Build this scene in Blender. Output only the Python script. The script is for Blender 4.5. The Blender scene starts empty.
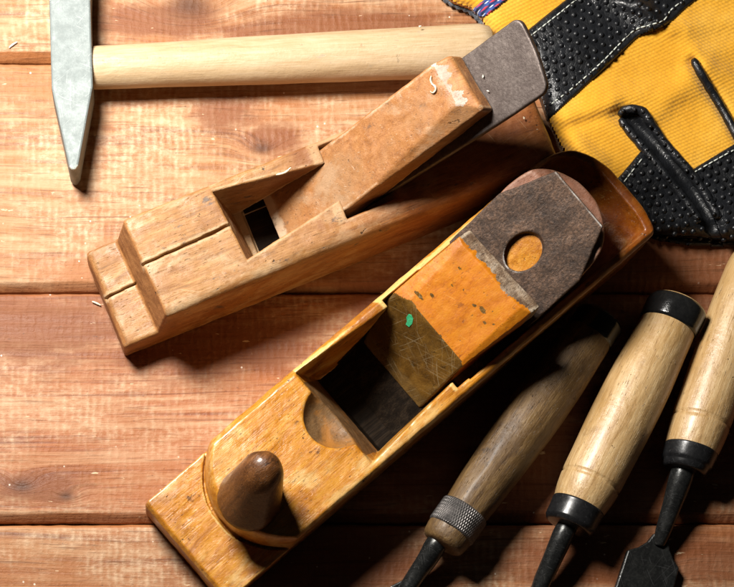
import bpy, bmesh, math, random
import numpy as np
from mathutils import Vector, noise as mnoise

random.seed(7); rng = np.random.default_rng(7)
U = 0.0005                       # one unit of layout = half a millimetre
VX, VY, H = 150.0, 780.0, 1600.0  # the point of the table right below the lens, lens height
C = bpy.context.scene.collection

# ------------------------------------------------------------------ layout helpers
def plan(x, y, z=0.0):           # where the line of sight (x, y) meets height z, in layout units
    s = 1 - z / H
    return VX + (x - VX) * s, VY + (y - VY) * s
def W(x, y, z=0.0):              # the same in metres
    X, Y = plan(x, y, z)
    return Vector(((X - 367) * U, (293.5 - Y) * U, z * U))
def Wn(x, y, z):
    s = 1 - z / H
    X = VX + (x - VX) * s; Y = VY + (y - VY) * s
    return np.stack([(X - 367) * U, (293.5 - Y) * U, z * U], -1)

# ------------------------------------------------------------------ scene objects
def empty(name, loc, rz=0.0, label=None, cat=None, group=None, kind=None):
    o = bpy.data.objects.new(name, None); C.objects.link(o)
    o.empty_display_size = .02
    o.location = loc; o.rotation_euler = (0, 0, rz)
    tag(o, label, cat, group, kind)
    return o
def tag(o, label=None, cat=None, group=None, kind=None):
    if label: o['label'] = label
    if cat: o['category'] = cat
    if group: o['group'] = group
    if kind: o['kind'] = kind
    return o
def link(name, me, mat, parent=None, smooth=True):
    o = bpy.data.objects.new(name, me); C.objects.link(o)
    for m in (mat if isinstance(mat, (list, tuple)) else [mat]): me.materials.append(m)
    if smooth: me.polygons.foreach_set('use_smooth', [True] * len(me.polygons))
    if parent: o.parent = parent
    return o
def np_mesh(name, v, q):
    me = bpy.data.meshes.new(name)
    me.vertices.add(len(v)); me.vertices.foreach_set('co', np.asarray(v, np.float32).ravel())
    n = q.shape[1]
    me.loops.add(len(q) * n); me.loops.foreach_set('vertex_index', q.astype(np.int32).ravel())
    me.polygons.add(len(q)); me.polygons.foreach_set('loop_start', np.arange(len(q), dtype=np.int32) * n)
    me.update(calc_edges=True); me.validate()
    return me
def bm_mesh(name, bm):
    bmesh.ops.recalc_face_normals(bm, faces=bm.faces[:])
    me = bpy.data.meshes.new(name); bm.to_mesh(me); bm.free()
    return me

# ------------------------------------------------------------------ solid modelling on a distance field
def rmax(a, b, r):
    return np.minimum(np.maximum(a, b), -r) + np.sqrt(np.maximum(a + r, 0) ** 2 + np.maximum(b + r, 0) ** 2)
def mxs(l):
    r = l[0]
    for q in l[1:]: r = np.maximum(r, q)
    return r
def rmin(a, b, r): return -rmax(-a, -b, r)
def smin(a, b, k):
    h = np.clip(.5 + .5 * (b - a) / k, 0, 1); return b * (1 - h) + a * h - k * h * (1 - h)
def field(x0, x1, y0, y1, z0, z1, h):
    ax = [np.arange(a, b + h, h, dtype=np.float32) for a, b in ((x0, x1), (y0, y1), (z0, z1))]
    return ax[0][:, None, None], ax[1][None, :, None], ax[2][None, None, :]
def nets(f, org, h):
    s = f < 0
    n = np.array(f.shape) - 1
    cnt = np.zeros(tuple(n), np.int8)
    for i in (0, 1):
        for j in (0, 1):
            for k in (0, 1):
                cnt += s[i:n[0] + i, j:n[1] + j, k:n[2] + k]
    act = (cnt > 0) & (cnt < 8)
    idx = np.full(tuple(n), -1, np.int32)
    cells = np.argwhere(act)
    idx[act] = np.arange(len(cells))
    acc = np.zeros((len(cells), 3)); m = np.zeros(len(cells))
    I, J, K = cells.T
    for ax in range(3):
        for a in (0, 1):
            for b in (0, 1):
                o0 = [0, 0, 0]; ot = [i for i in range(3) if i != ax]
                o0[ot[0]] = a; o0[ot[1]] = b; o1 = list(o0); o1[ax] = 1
                f0 = f[I + o0[0], J + o0[1], K + o0[2]]; f1 = f[I + o1[0], J + o1[1], K + o1[2]]
                hit = (f0 < 0) != (f1 < 0)
                t = np.where(hit, f0 / np.where(hit, f0 - f1, 1), 0)
                p = np.tile(np.array(o0, float), (len(cells), 1)); p[:, ax] += t
                acc += p * hit[:, None]; m += hit
    v = (cells + acc / m[:, None]) * h + np.array(org)
    quads = []
    for ax in range(3):
        sl0 = [slice(None)] * 3; sl1 = [slice(None)] * 3
        sl0[ax] = slice(0, -1); sl1[ax] = slice(1, None)
        a0 = s[tuple(sl0)]; ch = a0 != s[tuple(sl1)]
        e = np.argwhere(ch)
        ot = [(ax + 1) % 3, (ax + 2) % 3]
        ok = np.all([(e[:, o] > 0) & (e[:, o] < n[o]) for o in ot], axis=0)
        e = e[ok]; ins = a0[tuple(e.T)]
        def cell(da, db):
            c = e.copy(); c[:, ot[0]] -= da; c[:, ot[1]] -= db
            return idx[tuple(c.T)]
        q = np.stack([cell(1, 1), cell(0, 1), cell(0, 0), cell(1, 0)], 1)
        q[~ins] = q[~ins][:, ::-1]
        quads.append(q)
    return v, np.concatenate(quads)
def sample(f, org, h, p):        # trilinear look-up of the field
    g = (p - np.array(org)) / h
    g = np.clip(g, 0, np.array(f.shape) - 1.001)
    i = g.astype(int); t = g - i
    r = 0
    for a in (0, 1):
        for b in (0, 1):
            for c in (0, 1):
                w = (t[:, 0] if a else 1 - t[:, 0]) * (t[:, 1] if b else 1 - t[:, 1]) * (t[:, 2] if c else 1 - t[:, 2])
                r = r + w * f[i[:, 0] + a, i[:, 1] + b, i[:, 2] + c]
    return r
def solid(name, f, axes, h, mat, parent, dent=.5, dent_scale=.05, reach=7.0):
    """mesh of the region f<0, slightly uneven as hand-worn wood is; 'wear' marks how exposed an edge is"""
    org = [float(a.ravel()[0]) for a in axes]
    f = np.ascontiguousarray(f.astype(np.float32))
    v, q = nets(f, org, h)
    e = .6
    nrm = np.stack([sample(f, org, h, v + d * e) - sample(f, org, h, v - d * e) for d in np.eye(3)], 1)
    nrm /= np.linalg.norm(nrm, axis=1)[:, None] + 1e-9
    wear = np.clip((sample(f, org, h, v - nrm * reach) + reach) / reach, 0, 1)
    if dent:
        k = np.array([mnoise.noise(Vector(p) * dent_scale) + .5 * mnoise.noise(Vector(p) * dent_scale * 3.1) for p in v])
        v = v + nrm * (k * dent)[:, None]
    me = np_mesh(name, v * U, q)
    at = me.attributes.new('wear', 'FLOAT', 'POINT'); at.data.foreach_set('value', wear.astype(np.float32))
    return link(name, me, mat, parent)

# ------------------------------------------------------------------ other mesh helpers
def lathe(name, prof, mat, parent, n=48, lean=(0, 0), squash=1.0, axis='x', base=(0, 0, 0), wob=0.0, path=None):
    """profile [(t, r)] turned about an axis; lean shears the upper end sideways"""
    t0, t1 = prof[0][0], prof[-1][0]
    vs, fs = [], []
    for i, (t, r) in enumerate(prof):
        k = (t - t0) / max(1e-6, t1 - t0)
        for j in range(n):
            a = 2 * math.pi * j / n
            rr = r * (1 + wob * mnoise.noise(Vector((t * .03, math.cos(a) * 2, math.sin(a) * 2))))
            c, s_ = rr * math.cos(a), rr * math.sin(a) * squash
            if path:
                dy, dz = path(t)
                vs.append((t, c + dy, s_ + dz))
            elif axis == 'x': vs.append((t, c + lean[0] * k, s_ + lean[1] * k))
            else: vs.append((c + lean[0] * k, s_ / squash * squash + lean[1] * k, t))
    m = len(prof)
    for i in range(m - 1):
        for j in range(n):
            fs.append((i * n + j, i * n + (j + 1) % n, (i + 1) * n + (j + 1) % n, (i + 1) * n + j))
    bm = bmesh.new()
    bv = [bm.verts.new(((p[0] + base[0]) * U, (p[1] + base[1]) * U, (p[2] + base[2]) * U)) for p in vs]
    for f in fs: bm.faces.new([bv[i] for i in f])
    bm.faces.new(bv[:n]); bm.faces.new(bv[-n:])
    return link(name, bm_mesh(name, bm), mat, parent)
def dense(pts, step=3.0, sharp=()):
    """Catmull-Rom through profile points; points listed in sharp stay corners"""
    out = []
    for i in range(len(pts) - 1):
        p1, p2 = pts[i], pts[i + 1]
        p0 = pts[i - 1] if i > 0 and i not in sharp else p1
        p3 = pts[i + 2] if i + 2 < len(pts) and (i + 1) not in sharp else p2
        k = max(1, int(math.dist(p1, p2) / step))
        for j in range(k):
            t = j / k
            out.append(tuple(.5 * (2 * b + (c - a) * t + (2 * a - 5 * b + 4 * c - d) * t * t + (3 * b - a - 3 * c + d) * t ** 3)
                             for a, b, c, d in zip(p0, p1, p2, p3)))
    out.append(tuple(pts[-1]))
    return out
def prism(name, top, bot, mat, parent, bev=2.0, seg=2, hole=None):
    """closed solid between two matching outlines (metres)"""
    bm = bmesh.new()
    a = [bm.verts.new(p) for p in top]; b = [bm.verts.new(p) for p in bot]
    n = len(a)
    bm.faces.new(a); bm.faces.new(b[::-1])
    for i in range(n): bm.faces.new((a[i], b[i], b[(i + 1) % n], a[(i + 1) % n]))
    bmesh.ops.recalc_face_normals(bm, faces=bm.faces[:])
    if bev:
        es = [e for e in bm.edges if len(e.link_faces) == 2 and e.calc_face_angle() > .5]
        bmesh.ops.bevel(bm, geom=es, offset=bev * U, segments=seg, profile=.5, affect='EDGES', clamp_overlap=True)
    me = bm_mesh(name, bm)
    return link(name, me, mat, parent, smooth=False)
def tube_bm(bm, pts, rad, n=8, cap=True):
    pts = [Vector(p) for p in pts]
    rings = []
    for i, p in enumerate(pts):
        d = (pts[min(i + 1, len(pts) - 1)] - pts[max(i - 1, 0)]).normalized()
        s = d.cross(Vector((0, 0, 1)));  s = s.normalized() if s.length > 1e-6 else Vector((1, 0, 0))
        u = s.cross(d).normalized()
        r = rad[i] if isinstance(rad, (list, tuple)) else rad
        rings.append([bm.verts.new(p + (s * math.cos(2 * math.pi * j / n) + u * math.sin(2 * math.pi * j / n)) * r) for j in range(n)])
    for a, b in zip(rings, rings[1:]):
        for j in range(n): bm.faces.new((a[j], a[(j + 1) % n], b[(j + 1) % n], b[j]))
    if cap: bm.faces.new(rings[0]); bm.faces.new(rings[-1][::-1])

# ------------------------------------------------------------------ material helpers
class Mat:
    def __init__(s, name):
        s.m = bpy.data.materials.new(name); s.m.use_nodes = True
        s.t = s.m.node_tree; s.t.nodes.clear()
        s.out = s.n('ShaderNodeOutputMaterial'); s.b = s.n('ShaderNodeBsdfPrincipled')
        s.t.links.new(s.b.outputs[0], s.out.inputs[0])
        s.h = None
    def n(s, typ, ins=None, **pr):
        nd = s.t.nodes.new(typ)
        for k, v in pr.items(): setattr(nd, k, v)
        for k, v in (ins or {}).items(): s.put(nd.inputs[k], v)
        return nd
    def put(s, sock, v):
        if isinstance(v, bpy.types.NodeSocket): s.t.links.new(v, sock)
        elif isinstance(v, (tuple, list)) and len(v) == 3 and sock.type == 'RGBA': sock.default_value = (*v, 1)
        else: sock.default_value = v
    def obj(s, off=(0, 0, 0)):       # object space, in layout units
        tc = s.n('ShaderNodeTexCoord')
        return s.n('ShaderNodeMapping', {'Vector': tc.outputs['Object'], 'Scale': (1 / U,) * 3, 'Location': off}).outputs[0]
    def world(s, off=(0, 0, 0)):
        g = s.n('ShaderNodeNewGeometry')
        return s.n('ShaderNodeMapping', {'Vector': g.outputs['Position'], 'Scale': (1 / U,) * 3, 'Location': off}).outputs[0]
    def scale(s, v, k, rot=(0, 0, 0), loc=(0, 0, 0)):
        return s.n('ShaderNodeMapping', {'Vector': v, 'Scale': k, 'Rotation': rot, 'Location': loc}).outputs[0]
    def noise(s, v, k=1.0, d=3.0, r=.5, dist=0.0):
        return s.n('ShaderNodeTexNoise', {'Vector': v, 'Scale': k, 'Detail': d, 'Roughness': r, 'Distortion': dist}).outputs[0]
    def noisec(s, v, k=1.0, d=2.0):
        return s.n('ShaderNodeTexNoise', {'Vector': v, 'Scale': k, 'Detail': d}).outputs[1]
    def voro(s, v, k=1.0, feature='F1', out=0, rnd=1.0):
        return s.n('ShaderNodeTexVoronoi', {'Vector': v, 'Scale': k, 'Randomness': rnd}, feature=feature).outputs[out]
    def math(s, op, a, b=0.0, c=0.0, clamp=False):
        nd = s.n('ShaderNodeMath', operation=op, use_clamp=clamp)
        for i, v in enumerate((a, b, c)): s.put(nd.inputs[i], v)
        return nd.outputs[0]
    def rng(s, v, a, b, c=0.0, d=1.0, smooth=True):
        return s.n('ShaderNodeMapRange', {'Value': v, 'From Min': a, 'From Max': b, 'To Min': c, 'To Max': d},
                   interpolation_type='SMOOTHSTEP' if smooth else 'LINEAR').outputs[0]
    def ramp(s, v, stops):
        nd = s.n('ShaderNodeValToRGB', {0: v}); e = nd.color_ramp.elements
        while len(e) > len(stops): e.remove(e[-1])
        while len(e) < len(stops): e.new(.5)
        for el, (p, c) in zip(e, stops): el.position = p; el.color = (*c, 1)
        return nd.outputs[0]
    def mix(s, f, a, b, mode='MIX'):
        nd = s.n('ShaderNodeMix', data_type='RGBA', blend_type=mode)
        s.put(nd.inputs[0], f); s.put(nd.inputs[6], a); s.put(nd.inputs[7], b)
        return nd.outputs[2]
    def vadd(s, a, b, k=1.0):
        sc = s.n('ShaderNodeVectorMath', operation='SCALE'); s.put(sc.inputs[0], b); s.put(sc.inputs[3], k)
        nd = s.n('ShaderNodeVectorMath', operation='ADD'); s.put(nd.inputs[0], a); s.t.links.new(sc.outputs[0], nd.inputs[1])
        return nd.outputs[0]
    def xyz(s, v): return s.n('ShaderNodeSeparateXYZ', {0: v}).outputs
    def comb(s, x, y, z): return s.n('ShaderNodeCombineXYZ', {0: x, 1: y, 2: z}).outputs[0]
    def attr(s, name): return s.n('ShaderNodeAttribute', attribute_name=name).outputs['Fac']
    def bump(s, h, dist_px, strength=1.0):
        ins = {'Height': h, 'Distance': dist_px * U, 'Strength': strength}
        if s.h is not None: ins['Normal'] = s.h
        s.h = s.n('ShaderNodeBump', ins).outputs[0]
    def done(s, col, rough=.5, metal=0.0, spec=.5, coat=0.0, coat_rough=.15, sheen=0.0):
        for k, v in (('Base Color', col), ('Roughness', rough), ('Metallic', metal), ('Specular IOR Level', spec),
                     ('Coat Weight', coat), ('Coat Roughness', coat_rough), ('Sheen Weight', sheen)): s.put(s.b.inputs[k], v)
        if s.h is not None:
            s.t.links.new(s.h, s.b.inputs['Normal'])
        return s.m

def wood(name, dark, mid, light, stain, worn, along=(.012, .16, .16), stain_k=.016, stain_amt=.7, speck=.6, wear_amt=.7,
         rough=(.35, .6), coat=0.0, bump=.5, speck_col=(.03, .018, .01), seed=0.0, scratch=.3, scratch_col=None, coat_rough=.2, zone=None, spec=.5, smudge=None, scr_t=.69, rub=None, steep=False):
    m = Mat(name)
    co = m.obj((seed, seed * .37, seed * .71))
    wv = m.vadd(co, m.noisec(co, .012), 26.0)
    g = m.noise(m.scale(wv, along), 1.0, 6, .6, .3)
    fib = m.noise(m.scale(co, (.035, .9, .9)), 1.0, 4, .65)
    f = m.math('ADD', m.math('MULTIPLY', g, .56), m.math('MULTIPLY', fib, .44))
    col = m.ramp(f, [(.30, dark), (.48, mid), (.66, light)])
    st = m.rng(m.noise(co, stain_k, 6, .62, .4), .46, .68, 0, stain_amt)
    col = m.mix(st, col, stain)
    if rub:
        rb = m.rng(m.noise(m.scale(co, (.016, .03, .03), (0, 0, 0), (50, 20, 3)), 1.0, 7, .68, .3), .50, .66, 0, rub[1])
        col = m.mix(rb, col, rub[0])
    if wear_amt:
        w = m.attr('wear')
        wn = m.noise(co, .09, 5, .7)
        wf = m.rng(m.math('ADD', w, m.math('MULTIPLY', m.math('SUBTRACT', wn, .5), 1.1)), .38, .8, 0, wear_amt)
        col = m.mix(wf, col, worn)
    if zone:                          # one end of the piece carries another, older finish
        zx = m.math('ADD', m.xyz(co)[0], m.math('MULTIPLY', m.math('SUBTRACT', m.noise(co, .03, 5, .6), .5), 120.0))
        col = m.mix(m.rng(zx, zone[0] + seed, zone[1] + seed, 0, zone[3]), col, zone[2], 'MULTIPLY')
    # pores and knocks: short dark dashes along the grain, and a few dents
    sp = m.rng(m.noise(m.scale(co, (.13, .7, .7)), 1.0, 3, .65), .62, .70, 0, speck)
    gate = m.rng(m.noise(co, .03, 4, .65), .40, .60)
    col = m.mix(m.math('MULTIPLY', sp, gate), col, speck_col)
    big = m.rng(m.noise(co, .11, 3, .55), .70, .76, 0, speck)
    col = m.mix(big, col, speck_col)
    if smudge:
        sm = m.rng(m.noise(m.scale(co, (.035, .06, .06)), 1.0, 7, .72), .60, .68, 0, smudge[1])
        col = m.mix(sm, col, smudge[0])
    if scratch:
        X3 = m.xyz(co)
        sp_ = m.comb(X3[1], m.math('ADD', m.math('MULTIPLY', X3[0], .45), m.math('MULTIPLY', X3[2], .9)), 0) if steep else co
        sc = None
        for q, (rot, ln, wd) in enumerate(((.5, .010, .62), (-.35, .016, .8), (1.25, .02, .7), (2.3, .014, .75))[:4 if steep else 3]):
            sv = m.scale(m.scale(m.vadd(sp_, m.noisec(sp_, .012), 9.0), (1, 1, 1), (0, 0, rot)), (ln, wd, .02 if steep else wd * .5), (0, 0, 0), (q * 31.0, q * 17.0, 0))
            k_ = m.rng(m.noise(sv, 1.0, 2, .5), scr_t, scr_t + .04, 0, scratch)
            sc = k_ if sc is None else m.math('MAXIMUM', sc, k_)
        sc = m.math('MULTIPLY', sc, m.rng(m.noise(co, .05, 3, .6), .35, .6))
        col = m.mix(sc, col, scratch_col or worn)
    m.bump(fib, 1.0, bump * .6)
    m.bump(m.noise(co, .12, 5, .6), 2.2, bump * .6)
    m.bump(m.math('SUBTRACT', 1.0, m.math('MAXIMUM', sp, big)), 1.2, bump)
    ro = m.rng(m.noise(co, .04, 5, .65), .3, .7, rough[0], rough[1])
    return m.done(col, ro, spec=spec, coat=coat, coat_rough=coat_rough)

# planes
M_old = wood('worn grey beech', (.12, .055, .018), (.33, .152, .046), (.46, .25, .095), (.23, .085, .022), (.54, .38, .21),
             stain_amt=.8, speck=.9, rough=(.42, .68), seed=3, scratch=.45, smudge=((.055, .05, .05), .75), rub=((.50, .35, .20), .6), zone=(150, 330, (.72, .46, .30), .9))
M_oldend = wood('orange brown end grain of old beech', (.16, .06, .018), (.36, .15, .045), (.50, .25, .09), (.22, .08, .025), (.55, .38, .22),
                along=(.08, .05, .2), stain_k=.05, stain_amt=.6, speck=.9, rough=(.5, .7), seed=83, scratch=0)
M_oldw = wood('rubbed beech wedge', (.17, .062, .018), (.33, .135, .04), (.42, .195, .07), (.34, .185, .085), (.58, .44, .30),
              stain_amt=.6, speck=.6, rough=(.38, .6), seed=61, scratch=.4, smudge=((.10, .06, .035), .6), rub=((.42, .28, .17), .5))
M_oldwe = wood('pale bruised wedge bevel', (.30, .22, .16), (.46, .37, .30), (.60, .51, .43), (.26, .15, .08), (.6, .5, .4),
               along=(.05, .05, .05), stain_k=.05, stain_amt=.7, speck=.9, rough=(.5, .7), seed=64, scratch=.3)
M_var = wood('orange varnished beech', (.24, .070, .004), (.50, .190, .014), (.66, .32, .045), (.24, .07, .006), (.68, .45, .15),
             stain_amt=.85, speck=1.0, wear_amt=.9, rough=(.25, .5), coat=.35, seed=17, scratch=.3, smudge=((.09, .03, .008), .85), rub=((.70, .48, .19), .65), zone=(380, 520, (.50, .30, .22), .85))
M_pink = wood('pinkish chopped end grain', (.10, .035, .015), (.22, .095, .055), (.31, .175, .125), (.26, .08, .025), (.5, .3, .2),
              along=(.06, .03, .1), stain_amt=.5, speck=.6, rough=(.45, .65), seed=37, scratch=.2)
M_varw = wood('orange varnished wedge', (.34, .085, .004), (.50, .155, .006), (.58, .215, .012), (.26, .07, .006), (.62, .34, .07),
              stain_amt=.5, speck=.7, rough=(.42, .58), coat=.05, spec=.3, seed=29, scratch=.25, scratch_col=(.7, .4, .1), wear_amt=.35, bump=.3, smudge=((.16, .04, .004), .7))
M_olive = wood('scratched dark resin wood', (.04, .019, .004), (.125, .060, .010), (.23, .12, .022), (.05, .024, .006), (.2, .15, .07),
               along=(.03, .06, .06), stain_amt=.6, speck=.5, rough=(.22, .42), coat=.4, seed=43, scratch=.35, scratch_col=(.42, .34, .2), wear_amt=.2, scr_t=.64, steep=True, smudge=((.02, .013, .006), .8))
M_endgr = wood('split grey end grain', (.04, .022, .011), (.17, .105, .06), (.46, .35, .24), (.07, .03, .012), (.50, .41, .30),
               along=(.1, .03, .16), stain_k=.05, speck=.8, smudge=((.045, .025, .012), .9), rub=((.50, .42, .33), .7), rough=(.55, .8), seed=77, scratch=.0, bump=1.0)
M_knob = wood('dark polished knob wood', (.030, .010, .003), (.11, .04, .011), (.22, .086, .024), (.028, .010, .003), (.17, .085, .035),
              along=(.05, .16, .03), stain_amt=.5, speck=.5, rough=(.3, .5), coat=.3, spec=.3, seed=91, scratch=.4, scratch_col=(.26, .17, .09), wear_amt=0, bump=.8, smudge=((.02, .008, .004), .8))
M_dkin = wood('plane throat darkened for shade', (.005, .0035, .0025), (.011, .0075, .005), (.035, .023, .014), (.008, .006, .004), (.12, .10, .075),
              stain_amt=.5, speck=.3, rough=(.55, .75), spec=.05, seed=101, scratch=0, wear_amt=0)  # near-black colour stands in for the shade inside the throat
M_mouth = wood('old plane mouth in painted brown shade', (.010, .006, .004), (.022, .013, .007), (.045, .028, .015), (.012, .007, .004), (.1, .07, .04),
               stain_amt=.5, speck=.3, rough=(.55, .75), spec=.1, seed=111, scratch=0, wear_amt=0)  # dark colour paints in the shade down in the mouth
M_scoop = wood('grey brown worn hollow', (.05, .024, .008), (.13, .066, .022), (.24, .14, .06), (.36, .14, .02), (.3, .22, .13),
               along=(.05, .05, .05), stain_k=.03, stain_amt=.8, speck=.7, rough=(.4, .6), seed=55, scratch=.5, scratch_col=(.34, .27, .18), wear_amt=.3)
# handles
M_ash = wood('pale ash hammer handle', (.36, .235, .115), (.50, .36, .205), (.59, .455, .295), (.44, .30, .16), (.7, .5, .3),
             stain_amt=.4, speck=.35, rough=(.4, .6), seed=7, scratch=.1, wear_amt=0, bump=.4, speck_col=(.22, .17, .11), smudge=((.36, .31, .23), .6))
M_hndl = wood('varnished pale chisel handle', (.29, .155, .05), (.49, .31, .135), (.66, .475, .25), (.40, .225, .07), (.7, .5, .3),
              along=(.02, .22, .22), stain_amt=.5, speck=.9, rough=(.3, .46), coat=.35, seed=13, scratch=.12, wear_amt=0, bump=.6, smudge=((.34, .21, .09), .6), scr_t=.68,
              speck_col=(.2, .11, .045), coat_rough=.28)
M_hndd = wood('weathered brown chisel handle', (.045, .021, .006), (.12, .064, .020), (.21, .125, .045), (.04, .019, .006), (.3, .22, .13),
              along=(.02, .22, .22), stain_amt=.6, speck=.8, rough=(.45, .65), coat=.06, seed=23, scratch=.2, smudge=((.04, .022, .01), .7), wear_amt=0, bump=.8,
              scratch_col=(.42, .33, .2))

def metal_mat(name, a, b, c, k=.05, rough=(.35, .6), metal=1.0, pit=.5, pitk=.35, seed=0, scratch=0.0, scratch_col=(.7, .7, .7), wear=None):
    m = Mat(name); co = m.obj((seed, seed, seed))
    n1 = m.noise(co, k, 8, .68, .3); n2 = m.noise(co, pitk, 4, .7)
    col = m.ramp(m.math('ADD', m.math('MULTIPLY', n1, .5), m.math('MULTIPLY', n2, .5)), [(.34, a), (.5, b), (.68, c)])
    if scratch:
        sc = None
        for rot, ka in ((.4, .02), (-.7, .03), (1.5, .025)):
            v = m.scale(m.scale(m.vadd(co, m.noisec(co, .02), 12), (1, 1, 1), (0, 0, rot)), (ka, .9, .5))
            q = m.rng(m.noise(v, 1, 1, .5), .69, .73, 0, scratch)
            sc = q if sc is None else m.math('MAXIMUM', sc, q)
        col = m.mix(sc, col, scratch_col)
    if wear:
        w = m.math('MULTIPLY', m.rng(m.attr('wear'), .62, .95), m.rng(m.noise(co, .06, 4, .6), .35, .6)); col = m.mix(w, col, wear)
    m.bump(n2, pit * 1.6, .6); m.bump(n1, 2.0, min(.25, pit * .5))
    ro = m.rng(m.noise(co, .09, 6, .7), .3, .7, rough[0], rough[1])
    return m.done(col, ro, metal)
M_iron = metal_mat('brown grey patinated iron', (.055, .040, .035), (.10, .078, .069), (.165, .135, .12), k=.04, rough=(.42, .62), metal=.55, pit=.3, seed=5, wear=(.6, .6, .6))
M_rust = metal_mat('pitted rusty iron', (.012, .007, .005), (.062, .036, .023), (.19, .108, .066), k=.035, rough=(.5, .75), metal=.35, pit=1.0, pitk=.38, seed=9, wear=(.42, .39, .36))
M_head = metal_mat('pale brushed hammer steel', (.15, .175, .172), (.185, .212, .208), (.235, .262, .256), k=.03, rough=(.52, .68), metal=.25, pit=.15, seed=2, scratch=.14, scratch_col=(.8, .84, .8))
M_edge = metal_mat('ground hammer edge steel', (.42, .46, .43), (.5, .54, .5), (.6, .64, .6), rough=(.4, .55), metal=.3, pit=.2, seed=4)
M_blk = metal_mat('black lacquered metal', (.008, .008, .009), (.014, .014, .015), (.024, .024, .025), rough=(.24, .36), metal=.2, pit=.08, seed=6, scratch=.25, scratch_col=(.12, .12, .12))
M_stl = metal_mat('dark forged steel', (.018, .018, .018), (.036, .037, .036), (.075, .075, .07), k=.08, rough=(.22, .38), metal=.7, pit=.15, seed=8, scratch=.35, scratch_col=(.22, .22, .22))
M_cap = metal_mat('black hoop lacquer', (.006, .006, .006), (.010, .010, .010), (.016, .016, .015), rough=(.12, .2), metal=.0, pit=.15, seed=3)

def knurl():
    m = Mat('knurled grey ferrule'); co = m.obj()
    x, y, z = m.xyz(co)
    ang = m.math('MULTIPLY', m.math('ARCTAN2', z, y), 64.0)
    a = m.math('SINE', m.math('ADD', ang, m.math('MULTIPLY', x, .9)))
    b = m.math('SINE', m.math('SUBTRACT', ang, m.math('MULTIPLY', x, .9)))
    k = m.math('MULTIPLY', m.math('ADD', a, b), .5)
    n1 = m.noise(co, .07, 6, .65)
    col = m.ramp(n1, [(.3, (.055, .05, .048)), (.5, (.12, .11, .105)), (.7, (.22, .20, .19))])
    m.bump(k, .9, .6); m.bump(n1, 1.0, .4)
    return m.done(col, m.rng(n1, .3, .7, .35, .55), .6)
M_knurl = knurl()

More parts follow.
